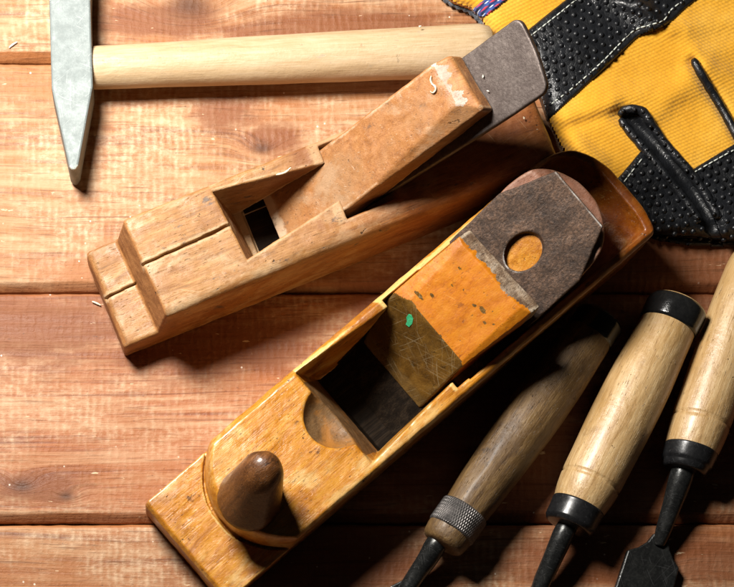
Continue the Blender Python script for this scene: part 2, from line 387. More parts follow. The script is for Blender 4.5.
# ------------------------------------------------------------------ tabletop of sawn, stained planks
STAINS_SHADE = [(225, 112, 45, 26), (275, 140, 40, 22), (350, 30, 180, 30), (40, 328, 170, 48), (40, 488, 60, 20), (170, 345, 90, 40), (240, 340, 120, 40),  # stains; the right-hand ones also paint in shadow and light falloff
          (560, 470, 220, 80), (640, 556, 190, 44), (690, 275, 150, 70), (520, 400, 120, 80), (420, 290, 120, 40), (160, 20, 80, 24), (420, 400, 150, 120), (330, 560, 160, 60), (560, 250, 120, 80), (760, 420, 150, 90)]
def plank_mat(i, red, knots):
    """rough sawn board: grain lines bending round knots, cross ripples of the saw, stain rubbed off the high spots"""
    m = Mat('stained sawn board %d' % i)
    co = m.world((i * 517.0, 0, i * 31.0)); wp = m.world()
    x, y, z = m.xyz(wp)
    warp = m.math('MULTIPLY', m.math('SUBTRACT', m.noise(m.scale(co, (.0025, .006, .01)), 1.0, 2, .4), .5), 26.0)
    yy = m.math('ADD', y, warp)
    kn = None
    for (kx, ky, kr) in knots:
        wx, wy = kx - 367.0, 293.5 - ky
        dx = m.math('MULTIPLY', m.math('SUBTRACT', x, wx), .6); dy = m.math('SUBTRACT', y, wy)
        d2 = m.math('ADD', m.math('MULTIPLY', dx, dx), m.math('MULTIPLY', dy, dy))
        g = m.math('POWER', 2.718, m.math('MULTIPLY', d2, -1 / (2 * (kr * 1.7) ** 2)))
        yy = m.math('ADD', yy, m.math('MULTIPLY', g, kr * 2.4))
        core = m.math('POWER', 2.718, m.math('MULTIPLY', d2, -1 / (2 * (kr * .75) ** 2)))
        kn = core if kn is None else m.math('MAXIMUM', kn, core)
    gv = m.comb(m.math('MULTIPLY', m.xyz(co)[0], .003), m.math('MULTIPLY', yy, .11), i * 3.3)
    lines = m.noise(gv, 1.0, 5, .62)
    fib = m.noise(m.comb(m.math('MULTIPLY', m.xyz(co)[0], .02), m.math('MULTIPLY', yy, .42), i * 1.7), 1.0, 4, .65)
    # saw ripples, one every 7 units across the board, waxing and waning
    rx = m.math('ADD', m.math('MULTIPLY', x, .84), m.math('MULTIPLY', m.noise(m.scale(co, (.02, .035, .01)), 1.0, 3, .6), 9.0))
    rip = m.math('MULTIPLY', m.math('ADD', m.math('SINE', rx), 1.0), .5)
    rip = m.math('MULTIPLY', rip, m.rng(m.noise(m.scale(co, (.12, .085, .01)), 1.0, 4, .65), .34, .66))
    patch = m.rng(m.noise(m.scale(co, (.008, .014, .01)), 1.0, 5, .62), .36, .60)
    rub = m.rng(m.noise(m.scale(co, (.06, .16, .02)), 1.0, 7, .75), .36, .70)
    dark = (.17 + .03 * red, .064 - .014 * red, .022 - .006 * red)
    midc = (.36, .155 - .04 * red, .052 - .014 * red)
    pale = (.65, .47, .30)
    base = m.ramp(lines, [(.32, dark), (.45, midc), (.66, tuple(.55 * a + .45 * b for a, b in zip(midc, pale)))])
    tint = m.rng(m.noise(m.scale(co, (.010, .02, .01), (0, 0, 0), (40, 9, 0)), 1.0, 4, .6), .42, .62)
    base = m.mix(m.math('MULTIPLY', tint, .6), base, (.33, .115, .036))
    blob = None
    for (bx, by, ba, bb) in STAINS_SHADE:
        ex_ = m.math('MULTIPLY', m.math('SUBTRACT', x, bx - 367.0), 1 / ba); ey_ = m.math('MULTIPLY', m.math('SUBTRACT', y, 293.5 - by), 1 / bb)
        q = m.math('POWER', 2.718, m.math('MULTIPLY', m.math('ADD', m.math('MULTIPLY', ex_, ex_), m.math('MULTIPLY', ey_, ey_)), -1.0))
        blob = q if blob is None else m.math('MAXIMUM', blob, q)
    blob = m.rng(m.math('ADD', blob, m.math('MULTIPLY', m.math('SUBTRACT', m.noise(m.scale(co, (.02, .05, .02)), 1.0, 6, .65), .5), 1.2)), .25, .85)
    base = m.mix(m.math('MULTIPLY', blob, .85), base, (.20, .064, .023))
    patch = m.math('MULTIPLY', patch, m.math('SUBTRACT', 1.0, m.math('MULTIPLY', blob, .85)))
    hi = m.math('MULTIPLY', patch, m.math('ADD', m.math('MULTIPLY', rip, .48), m.math('MULTIPLY', rub, .7)), clamp=True)
    col = m.mix(m.math('MULTIPLY', m.math('MULTIPLY', hi, .88 - .25 * red), m.rng(m.xyz(m.n('ShaderNodeNewGeometry').outputs['Normal'])[2], .86, .98)), base, pale)
    fl = m.rng(fib, .55, .68, 0, .5)
    col = m.mix(fl, col, tuple(.6 * c for c in dark))
    gl_ = m.noise(m.comb(m.math('MULTIPLY', m.xyz(co)[0], .0035), m.math('MULTIPLY', yy, .30), i * 5.1), 1.0, 3, .6)
    col = m.mix(m.rng(gl_, .60, .68, 0, .55), col, tuple(.75 * c for c in dark))
    chips = m.rng(m.noise(m.scale(co, (.045, .16, .02)), 1.0, 4, .55), .70, .73, 0, .8)
    col = m.mix(chips, col, (.72, .53, .33))
    pores = m.rng(m.noise(m.scale(co, (.2, .5, .2)), 1.0, 2, .5), .71, .77, 0, .6)
    col = m.mix(pores, col, (.06, .025, .012))
    if kn is not None:
        col = m.mix(m.math('MULTIPLY', kn, .8), col, (.075, .03, .015))
    dust = m.rng(m.voro(m.scale(co, (.07, .07, .07)), 1.0), .05, .085, .8, 0)
    dgate = m.rng(m.noise(co, .015, 2, .5), .5, .58)
    col = m.mix(m.math('MULTIPLY', dust, dgate), col, (.85, .74, .60))
    m.bump(rip, 1.1, .32); m.bump(lines, 1.6, .3); m.bump(fib, 1.2, .5)
    m.bump(m.noise(co, .3, 3, .6), 1.0, .3)
    return m.done(col, m.rng(lines, .3, .7, .5, .72), spec=.35)
table = empty('wooden_tabletop', (0, 0, 0), label='reddish brown rough sawn plank tabletop under all the tools', cat='tabletop', kind='structure')
def plank(i, y0, y1, red, knots):
    """a board with eased, slightly ragged edges"""
    xs = np.arange(-420, 1260, 4.0)
    sec = [(0, -44), (0, -6), (1.0, -2.6), (2.6, -.8), (5, 0)]        # (in from the edge, z): upper edge eased
    low = [(0, -44), (0, -8.5), (.8, -7.4), (7.0, -1.2), (8.6, -.2), (11, 0)]   # lower edge planed to a bevel
    n = 22; wd = y1 - y0
    mid = [(8 + (wd - 20) * k / n, 0.0) for k in range(1, n)]
    prof = sec + mid + [(wd - a, z) for a, z in low[::-1]]
    P_ = len(prof); v = np.zeros((len(xs), P_, 3))
    for j, (a, z) in enumerate(prof):
        yy = y0 + a
        rag = np.array([mnoise.noise(Vector((x * .02, i * 9.1, 0 if a < 50 else 5))) * 1.0 + mnoise.noise(Vector((x * .11, i * 9.1, 0 if a < 50 else 5))) * .6 for x in xs]) if (a < 6 or a > y1 - y0 - 12) else 0
        cup = np.array([mnoise.noise(Vector((x * .006, yy * .01, i * 4.0))) * .8 for x in xs]) if z > -5 else 0
        v[:, j, 0] = (xs - 367) * U; v[:, j, 1] = (293.5 - (yy + rag)) * U; v[:, j, 2] = (z - .9 + cup) * U
    ii = np.arange(len(xs) * P_).reshape(len(xs), P_)
    q = np.stack([ii[:-1, :-1], ii[:-1, 1:], ii[1:, 1:], ii[1:, :-1]], -1).reshape(-1, 4)
    bot = np.stack([ii[:-1, -1], ii[:-1, 0], ii[1:, 0], ii[1:, -1]], -1)
    me = np_mesh('plank', v.reshape(-1, 3), np.concatenate([q, bot]))
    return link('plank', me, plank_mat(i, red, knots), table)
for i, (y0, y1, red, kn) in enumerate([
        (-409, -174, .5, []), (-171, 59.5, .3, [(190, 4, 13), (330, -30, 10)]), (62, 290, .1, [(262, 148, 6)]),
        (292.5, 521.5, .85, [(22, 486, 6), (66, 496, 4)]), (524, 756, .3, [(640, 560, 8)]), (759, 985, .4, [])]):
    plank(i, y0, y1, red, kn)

# ------------------------------------------------------------------ hammer
ham = empty('hammer', W(72, 66, 0), 0, 'cross peen hammer with pale steel head and light wooden handle', 'hammer')
hl = ham.location
def rel(o, x, y, z): return W(x, y, z) - o.location
top = [(47, -58), (92, -60), (90.5, 0), (93, 86), (78.5, 165), (75.5, 169.5), (71.5, 169.5), (68.8, 166), (51.5, 88), (49.2, 0)]
T = [rel(ham, x, y, 44) for x, y in top]; B = [Vector((p.x, p.y, 2 * U)) for p in T]
hd = prism('head', T, B, [M_head, M_edge], ham, bev=2.2, seg=2)
for p in hd.data.polygons:
    if p.area < 2.5e-5 and abs(p.normal.z) > .15 and p.normal.z < .97 and p.normal.z > 0: p.material_index = 1
# handle: oval section swelling towards its rounded end
p0, p1 = W(92, 68, 23), W(493, 49.7, 23); L_ = (p1 - p0).length / U; ang = math.atan2(p1.y - p0.y, p1.x - p0.x)
pr = [(0, 19.6), (1, 20.2), (80, 21.0), (150, 22.4), (260, 23.6), (330, 24.4), (L_ - 14, 24.6), (L_ - 5, 22.5), (L_ - 1, 17), (L_, 9)]
hh = lathe('handle', dense(pr, 5), M_ash, ham, n=40, squash=.84, wob=.012)
hh.location = p0 - hl; hh.rotation_euler = (0, 0, ang)

# ------------------------------------------------------------------ grey-brown wooden plane at the back
A1 = math.radians(22)
o1 = Vector(((105.84 - 367) * U, (293.5 - 311.94) * U, 0))
pl1 = empty('hand_plane', o1, A1, 'worn grey brown wooden plane with split toe and thick wedge, nearer the hammer', 'hand plane', 'old wooden hand planes')
h = 1.0
ax = field(-6, 456, -54, 58, -4, 94, h); x, y, z = ax
rr_ = 15 - 6 * np.clip((190 - x) / 120, 0, 1)
b = rmax(-49 - y + 0 * x, z - 86 + 0 * x, rr_)
b = rmax(b, y - 52, 4.5) if False else rmax(b, rmax(y - 52, z - 86, 5), 1)
b = rmax(b, rmax(x - 450, z - 86, 20), 7); b = rmax(b, -x + 1 + np.maximum(z - 30, 0) * .5, 3); b = rmax(b, -z, 2)
toe = rmax(x - (32.5 + (52 - y) * .045 + (z - 36) * .17), 36 - z, 3)          # the step in front of the block
b = rmax(b, -toe, 4)
wt = (z - 85 - .98 * (x - 241)) * .714                                         # plane of the wedge's face
yl = 44.5 - (x - 127) * .135; yr = -29 + (x - 127) * .19
fw = 128.5 + (44 - y) * .09 + (86 - z) * .30
throat = mxs([fw - x + 0 * z, y - yl + 0 * z, yr - y + 0 * z, -wt - 1.0, 9 - z + 0 * x + 0 * y])
mouth = mxs([np.abs(x - 177) - 14 + 0 * y + 0 * z, np.abs(y - 17) - 20 + 0 * x + 0 * z, np.abs(z - 16) - 14 + 0 * x + 0 * y])
bed = (z - (x - 207)) * .707
slot = mxs([wt - .5, 4 - z + 0 * x + 0 * y, -bed, y - 46.5 + 0 * x + 0 * z, -27 - y + 0 * x + 0 * z])
cut = np.minimum(np.minimum(throat, slot), mouth)
b = rmax(b, -cut, 1.6)
# the long split down toe and block
yc = 2.6 + .052 * x
crack = np.maximum(np.abs(y - yc - .4 * np.sin(x * .045) - .2 * np.sin(x * .31)) - 1.15 + 0 * z, np.where(x < 36, 29, 77) - z + 0 * y)
crack = np.maximum(crack, x - 133)
b = np.maximum(b, -crack)
body1 = solid('body', b, ax, h, [M_old, M_oldend, M_mouth], pl1, dent=.55)
def faces_of(o):
    n = len(o.data.polygons); c_ = np.zeros(n * 3); n_ = np.zeros(n * 3)
    o.data.polygons.foreach_get('center', c_); o.data.polygons.foreach_get('normal', n_)
    return c_.reshape(-1, 3) / U, n_.reshape(-1, 3)
ctr, nr = faces_of(body1)
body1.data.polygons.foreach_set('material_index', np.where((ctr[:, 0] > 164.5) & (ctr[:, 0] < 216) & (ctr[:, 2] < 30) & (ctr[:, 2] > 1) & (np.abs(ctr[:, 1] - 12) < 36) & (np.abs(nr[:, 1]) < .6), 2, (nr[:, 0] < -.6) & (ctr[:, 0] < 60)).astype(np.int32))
# wedge
ax = field(160, 378, -30, 56, 6, 216, h); x, y, z = ax
wt = (z - 85 - .98 * (x - 241)) * .714
irn = (z - (x - 199.5)) * .707
run = (x - 241) * .714 + (z - 85) * .70
w = rmax(wt + 0 * y, -irn + 0 * y, 2)
ywr = np.where(run > 0, -19.5 + run * .05, -19.5)
ywl = np.where(run > 0, 43.5 + run * .016, 43.5)
w = rmax(w, ywr - y, 2); w = rmax(w, y - ywl, 2)
end = run - (157 - (y + 12) * .16)
w = rmax(w, end, 2.5)
ch1 = (wt + (end + 15) * .62) * .85                                        # worn bevel of the end
w = rmax(w, ch1, 2)
ch2 = (wt + (-(y + 14) + np.clip(run - 40, 0, 200) * .17) * .62) * .85   # chamfer growing along the right edge
ch2 = np.where(run > 40, ch2, -9)
w = rmax(w, ch2, 1.0)
w = np.maximum(w, 27 - z)
wdg1 = solid('wedge', w, ax, h, [M_oldw, M_oldwe, M_oldend], pl1, dent=.6)
ctr, nr = faces_of(wdg1)
ru_ = (ctr[:, 0] - 241) * .714 + (ctr[:, 2] - 85) * .70; en_ = ru_ - (157 - (ctr[:, 1] + 12) * .16)
nf = nr[:, 2] * .714 - nr[:, 0] * .70
wdg1.data.polygons.foreach_set('material_index', np.where((nf > .55) & (nf < .96) & (en_ > -16.5) & (en_ < -9 + 3 * np.sin(ctr[:, 1] * .23) + 2 * np.sin(ctr[:, 1] * .7)) & (nr[:, 1] > -.4), 1, np.where((nf < .96) & (en_ > -12) & (nr[:, 1] > -.4), 2, 0)).astype(np.int32))
# iron
ax = field(214, 424, -30, 52, 14, 226, h); x, y, z = ax
f = np.abs((z - (x - 204)) * .707) - 3.2
ru = x * .707 + z * .707 - .707 * (414.5 + 210.5)
yb = 11.7
e2 = rmax(np.maximum(y - 44.5, -24.8 + np.maximum(385 - x, 0) * .055 - y) + 0 * z, ru + ((y - yb) / 34) ** 2 * 3.0, 7)
f = rmax(f, e2, 1.2); f = np.maximum(f, 16 - z)
solid('iron', f, ax, h, M_iron, pl1, dent=.25, reach=3.0)

# ------------------------------------------------------------------ orange varnished plane in front
A2 = math.radians(40.5)
o2 = Vector(((189 - 367) * U, (293.5 - 553.8) * U, 0))
pl2 = empty('hand_plane', o2, A2, 'orange varnished wooden plane with dark front knob and rusty holed iron', 'hand plane', 'old wooden hand planes')
ax = field(-12, 538, -68, 66, -4, 148, h); x, y, z = ax
zt = 88
side = rmax(y - 61, -64 - y, 1)
b = rmax(side, z - zt, 3)
b = np.maximum(b, (y - 61 + z - zt + 5.5) * .707 + 0 * x)                        # long chamfers of the top edges
b = np.maximum(b, (-64 - y + z - zt + 3.5) * .707 + 0 * x)
b = rmax(b, -x - 7 + np.maximum(z - 40, 0) * .7, 4); b = rmax(b, -z, 2)
# heel: round on the left, nearly square on the right
hx = 531 - np.maximum(y - 5, 0) ** 2 * .0085 - np.maximum(-y - 30, 0) ** 2 * .006
hx = hx - np.maximum(y - 44, 0) ** 2 * .075
b = rmax(b, (x - hx) * .92 + 0 * z, 5)
# front step: the block ends in an arc, with a swelling moulding below its rim
ex = 40 + 36 * (np.abs(y + 1.5) / 64) ** 2.3
rim = np.where(z > 74, 3.5, np.where(z > 52, 0, -3.0))
zz_ = np.clip((z - 58) / 29, 0, 1)
st = np.maximum(x - (ex + 7.5 * (1 - np.sqrt(1 - zz_ ** 2 * .98))), 45 - z + 0 * x)
b = rmax(b, -st, 1.0)
groove = np.maximum(np.abs(x - ex + 1.2) - 1.8, np.abs(z - 45) - 4.5 + 0 * x)
b = np.maximum(b, -groove)
wt = np.minimum((z - 95 - 1.55 * (x - 291)) * .54, 60)                            # lower face of the wedge, steep
yl = 57.5 - np.maximum(x - 176, 0) * .095; yr = -55.5 + np.maximum(x - 176, 0) * .085
fw = 177 + (zt - z) * .42
yl = yl - np.clip(zt - z, 0, 60) * .10; yr = yr + np.clip(zt - z, 0, 60) * .10
throat = mxs([fw - x + 0 * y, y - yl, yr - y, -wt - 1 + 0 * y, 6 - z + 0 * x + 0 * y])
iz = .59 * (x - 226)
slot = mxs([wt - .5 + 0 * y, (iz - 8 - z) * .87 + 0 * y, np.abs(y - 1) - 54.5 + 0 * x + 0 * z])
# pocket behind the iron, inside the heel's rim
px = hx - 10.5
pocket = mxs([300 - x + 0 * y + 0 * z, (x - px) * .92 + 0 * z, np.abs(y + .5) - 54.5 + 0 * x + 0 * z,
                            (62 - z + np.maximum(x - 470, 0) * -.0) + 0 * x + 0 * y])
pocket = rmax(pocket, ((x - px + 18) * .75 - (z - 62) * .75) + 0 * y, 6)
cut = np.minimum(throat, pocket)
cut = np.minimum(cut, np.maximum(slot, x - 330))
b = rmax(b, -cut, 1.6)
# finger scoop running into the throat
scoop = np.sqrt(((x - 183) / 34) ** 2 + ((y - 1) / 33) ** 2 + ((z - 92) / 21) ** 2)
b = rmax(b, -(scoop - 1) * 20, 1.2)
# bed that carries the iron, its grey-pink end rounded off
bd = rmax((z - iz + 3.5) * .87 + 0 * y, np.sqrt((x - 432) ** 2 + (y - 3) ** 2) - 54 + 0 * z, 2)
bd2 = rmax((z - iz + 3.5) * .87 + 0 * y, np.maximum(np.abs(y - 2) - 48 + 0 * x, x - 432) + 0 * z, 2)
bd = np.minimum(bd, bd2)
bd = rmax(bd, z - 131 + (x - 455) * .35 + 0 * y, 2.5)
bd = np.maximum(bd, 240 - x + 0 * y + 0 * z); bd = np.maximum(bd, 2 - z + 0 * x + 0 * y)
b = smin(b, bd, 2.0)
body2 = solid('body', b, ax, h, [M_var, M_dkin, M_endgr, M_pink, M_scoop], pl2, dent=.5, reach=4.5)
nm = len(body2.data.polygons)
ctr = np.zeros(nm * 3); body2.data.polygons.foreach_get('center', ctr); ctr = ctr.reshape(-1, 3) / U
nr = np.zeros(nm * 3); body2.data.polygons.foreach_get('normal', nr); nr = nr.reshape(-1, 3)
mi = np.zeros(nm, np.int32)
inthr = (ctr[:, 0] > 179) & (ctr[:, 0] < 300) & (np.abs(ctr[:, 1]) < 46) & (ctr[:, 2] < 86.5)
mi[inthr] = 1  # throat faces get the painted shade
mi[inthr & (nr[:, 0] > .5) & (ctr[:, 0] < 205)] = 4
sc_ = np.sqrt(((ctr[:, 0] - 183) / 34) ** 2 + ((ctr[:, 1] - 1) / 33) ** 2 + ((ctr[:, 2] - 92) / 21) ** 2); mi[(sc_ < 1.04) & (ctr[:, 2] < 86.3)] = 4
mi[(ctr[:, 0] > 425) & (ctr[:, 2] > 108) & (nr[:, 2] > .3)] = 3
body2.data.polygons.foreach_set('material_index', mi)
jt = rng.normal(0, 1, 140); jt = np.convolve(jt, np.ones(5) / 5, 'same') * 1.6 + np.convolve(rng.normal(0, 1, 140), np.ones(25) / 25, 'same') * 4
JAG = lambda y_: np.interp(y_, np.arange(-70, 70), jt).astype(np.float32)
# wedge: steep dark lower face, orange upper face, split grey end
ax = field(212, 392, -58, 62, 8, 152, h); x, y, z = ax
top_ = (z - 95 - .5 * (x - 290)) * .894
low = (z - 95 - 2.0 * (x - 297)) * .447
irn = .59 * (x - 226) + 3.5
w = rmax(top_ + 0 * y, low + 0 * y, 1.2)
w = rmax(w, (irn - z) * .87 + 0 * y, 1)
w = rmax(w, y - (54 - np.clip(x - 292, 0, 99) * .075 - np.clip(292 - x, 0, 90) * .3) + 0 * z, 2)
w = rmax(w, -y - (41.5 + np.clip(x - 292, 0, 99) * .085) + 0 * z, 2)
w = rmax(w, x - 378.5 + y * .03 + 0 * z, 1.5)
w = np.maximum(w, (top_ + (x - 362 + y * .03 + 0.2 * JAG(y)) * .75) * .8)   # split end bevel
w = np.maximum(w, (top_ + (y - 37 + (x - 300) * -.07) * .30) * .95)                 # left chamfer
w = np.maximum(w, (top_ + (-y - 38) * .45) * .9)
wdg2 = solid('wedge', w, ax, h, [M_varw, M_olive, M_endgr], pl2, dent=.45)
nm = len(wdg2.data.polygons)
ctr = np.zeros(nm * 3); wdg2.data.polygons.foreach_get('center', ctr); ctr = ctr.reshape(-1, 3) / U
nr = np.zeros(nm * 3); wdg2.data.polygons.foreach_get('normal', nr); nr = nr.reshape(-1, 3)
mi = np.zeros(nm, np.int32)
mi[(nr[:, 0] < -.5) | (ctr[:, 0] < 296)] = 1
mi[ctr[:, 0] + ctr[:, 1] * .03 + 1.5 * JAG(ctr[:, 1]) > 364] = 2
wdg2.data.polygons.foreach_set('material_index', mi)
# green fleck of paint stuck to the wedge's lower face
M_green = metal_mat('green paint', (.02, .30, .12), (.04, .42, .18), (.10, .52, .26), metal=0, rough=(.4, .5))
# iron with its round hole
ax = field(214, 472, -62, 66, 4, 160, h); x, y, z = ax
f = np.abs((z - .59 * (x - 226)) * .84) - 3.0
o = np.abs(y - 1.5) - 55 + 0 * x
o = np.maximum(o, x - 465 + 0 * y)
o = np.maximum(o, ((x - 421) * .45 + (y - 57) * .89) * 1.0)
o = np.maximum(o, ((x - 433) * .50 + (-49.5 - y) * .87) * 1.0)
f = rmax(f, o + 0 * z, 1.2)
hole = np.sqrt(((x - 408) / 1.02) ** 2 + (y - 1.5) ** 2) - 16
f = rmax(f, -hole + 0 * z, 1.0)
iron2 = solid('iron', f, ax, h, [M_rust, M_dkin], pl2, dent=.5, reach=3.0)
ctr, nr = faces_of(iron2); iron2.data.polygons.foreach_set('material_index', (ctr[:, 0] < 300).astype(np.int32))  # lower end of the iron takes the throat's painted shade
# front knob, leaning a little
kp = [(0, 29.5), (2, 30.5), (6, 30), (13, 28.4), (26, 25.8), (42, 22.8), (52, 20.8), (60, 18.2), (67, 13.8), (71, 8), (72.5, 2.5)]
lathe('knob', dense(kp, 2.5), M_knob, pl2, n=56, axis='z', lean=(20, 8), base=(67, -6, 87.4), wob=.045)

# ------------------------------------------------------------------ chisels
def chisel(label, pa, pb, zc):
    a, b_ = W(*pa, zc), W(*pb, zc)
    d = b_ - a
    root = empty('wood_chisel', Vector((a.x, a.y, 0)), math.atan2(d.y, d.x), label, 'chisel', 'wood chisels lying side by side')
    return root, d.length / U
def local(root, x, y, z):
    v = W(x, y, z) - root.location
    c, s = math.cos(-root.rotation_euler.z), math.sin(-root.rotation_euler.z)
    return Vector((v.x * c - v.y * s, v.x * s + v.y * c, v.z))
def sweep(name, root, pts, rad, mat, n=24, flat=None):
    """rod through image points (x, y, z) with its radii; flat squeezes the height"""
    P_ = [local(root, *p) / U for p in pts]
    seq = dense([(*p, r) for p, r in zip(P_, rad)], 2.5)
    bm = bmesh.new()
    tube_bm(bm, [Vector(q[:3]) * U for q in seq], [q[3] * U for q in seq], n)
    return link(name, bm_mesh(name, bm), mat, root)
def blade(root, outline, z0, z1, mat, bev=1.2, slope=0.0):
    T = [local(root, x, y, z1) for x, y in outline]
    B = [Vector((p.x, p.y, z0 * U)) for p in T]
    return prism('blade', T, B, mat, root, bev=bev, seg=2)
# middle one
zc = 32
c2, L2 = chisel('pale handled chisel with a black hoop on its end, between the other two chisels', (568, 527), (678, 306), zc)
lathe('handle', dense([(20, 22), (21, 25.2), (24, 26), (34, 28.2), (45, 29.6), (47.2, 29.7), (49.3, 28.0), (51.5, 30.0), (70, 30.6), (120, 31.6), (160, 31), (195, 28.8), (222, 26.8), (224, 22)], 2.5),
      M_hndl, c2, base=(0, 0, zc), wob=.006)
lathe('ferrule', dense([(-1, 9), (0, 21.5), (1.5, 24), (3.4, 24.9), (4.2, 25.6), (16, 26.0), (22, 26.6), (23.5, 26.2), (24.2, 24)], 1.5, sharp=(1,)), M_blk, c2, base=(0, 0, zc))
lathe('hoop', dense([(218, 25), (219, 28.6), (221, 29.4), (232, 30), (240, 29.6), (242.5, 28.2), (243.2, 26.0)], 1.5), M_cap, c2, base=(0, 0, zc))
lathe('end_cap', dense([(236, 25.5), (243, 25.6), (244.5, 25.0), (246, 18), (246.6, 6)], 1.5), M_hndl, c2, base=(0, 0, zc))
sweep('shank', c2, [(568, 524, 31), (563, 535, 30), (552, 560, 24), (543, 580, 17), (537, 596, 12)], [9.5, 10.6, 9.6, 9.0, 8.0], M_stl)
blade(c2, [(545, 582), (549, 594), (558, 612), (534, 672), (490, 655), (514, 596), (532, 586), (538, 579)], 5, 12, M_stl)
# right one
zc = 29.5
c3, L3 = chisel('pale handled chisel with its blade shoulders showing, at the right edge of the table', (685, 468), (757, 259), zc)
lathe('handle', dense([(15, 22), (16.5, 25.2), (20, 26), (32, 27.4), (43, 28.2), (46, 28.2), (48, 26.6), (50.3, 28.4), (80, 28.6), (150, 28.6), (196, 26.6), (212, 24.8), (216.5, 23.6), (218, 20)], 2.5),
      M_hndl, c3, base=(0, 0, zc), wob=.006)
lathe('ferrule', dense([(-4, 8), (-3, 18), (-1, 21), (4, 22.4), (5.2, 24.2), (12, 25.4), (19, 26.2), (20.5, 25.6), (21, 24)], 1.5, sharp=(3,)), M_blk, c3, base=(0, 0, zc))
lathe('end_cap', dense([(216, 19.5), (220, 19), (223, 16), (224.5, 6)], 1.5), M_hndl, c3, base=(0, 0, zc))
sweep('shank', c3, [(684, 466, 28.5), (681, 478, 27), (672, 506, 21), (663, 532, 14), (659, 545, 10)], [10.5, 11.6, 9.4, 7.6, 5.5], M_stl)
blade(c3, [(654.5, 533), (648, 541.5), (639, 547), (628, 550), (614, 592), (588, 672), (643, 688), (668, 610), (679.5, 568), (674, 560), (670, 550), (669, 537)], 4, 11.5, M_stl, bev=1.5)
# left one, dark and weathered
zc = 30
c1, L1 = chisel('dark weathered chisel with a knurled metal ferrule, closest to the orange plane', (450, 532), (598, 323), zc)
lathe('handle', dense([(-17, 8), (-15.5, 17.5), (-12, 21.4), (-5, 23), (2, 23.4), (26, 22.6), (30, 23.2), (60, 25.0), (110, 27.4), (160, 28.0), (205, 26.2), (238, 23.4), (239, 18)], 2.5),
      M_hndd, c1, base=(0, 0, zc), wob=.03)
f1 = lathe('ferrule', dense([(0, 23), (.8, 24.3), (2, 25), (25, 25), (26.2, 24.4), (27, 22.8)], 1.0), M_knurl, c1, base=(0, 0, 0))
f1.location = (0, 0, zc * U)
lathe('hoop', dense([(234, 20), (235, 24.0), (237, 24.8), (254, 24.6), (256, 23.6), (256.6, 21.5)], 1.5), M_cap, c1, base=(0, 0, zc))
lathe('end_cap', dense([(250, 21), (257, 21.2), (259, 17), (260, 5)], 1.5), M_hndd, c1, base=(0, 0, zc))
sweep('shank', c1, [(441, 538, 29), (435, 546, 28), (427.5, 559, 23), (417, 574, 16), (405, 592, 11)], [10, 10.8, 10.2, 9.2, 8.6], M_stl)
blade(c1, [(416, 566), (408, 577), (391, 586), (372, 606), (338, 652), (377, 680), (408, 634), (424, 608), (421, 590), (427, 574)], 4, 12, M_stl, bev=1.5)

# ------------------------------------------------------------------ work glove
gl = empty('work_glove', W(660, 100, 0), 0, 'yellow cotton work glove with black dotted leather patches, crumpled behind the planes', 'glove')
def seg_dist(u, v, poly, closed=True):
    pts = np.array(poly, float); n = len(pts)
    best = np.full(u.shape, 1e9); bx = np.zeros_like(u); by = np.zeros_like(u)
    for i in range(n if closed else n - 1):
        a, b_ = pts[i], pts[(i + 1) % n]; d = b_ - a
        t = np.clip(((u - a[0]) * d[0] + (v - a[1]) * d[1]) / (d @ d + 1e-9), 0, 1)
        qx, qy = a[0] + t * d[0], a[1] + t * d[1]
        r = np.hypot(u - qx, v - qy); m = r < best
        best = np.where(m, r, best); bx = np.where(m, qx, bx); by = np.where(m, qy, by)
    return best, bx, by
def inside(u, v, poly):
    r = np.zeros(u.shape, bool); n = len(poly)
    for i in range(n):
        (x1, y1), (x2, y2) = poly[i], poly[(i + 1) % n]
        c = ((y1 > v) != (y2 > v)) & (u < (x2 - x1) * (v - y1) / ((y2 - y1) if y2 != y1 else 1e-9) + x1)
        r ^= c
    return r
def curve(pts, step=6): return [(p[0], p[1]) for p in dense([(*p, 0) for p in pts], step)]
OUT = curve([(432, -100), (438, -20), (447, 0), (458, 6), (469, 10), (480, 20), (487, 33), (501, 44), (519, 58), (536, 86), (548, 122), (562, 150), (582, 176), (604, 202), (626, 222),
             (655, 235), (700, 239), (760, 242), (820, 228), (868, 180), (890, 60), (880, -100)]) + [(650, -120)]
SLOT1 = [(622, 115), (640, 130), (662, 156), (690, 190), (712, 225)]
SLOT2 = [(693, 62), (706, 82), (722, 108), (742, 142), (760, 175)]
def bumpline(u, v, a, b_, wdt, amp):
    d, _, _ = seg_dist(u, v, [a, b_], False); return amp * np.exp(-(d / wdt) ** 2)
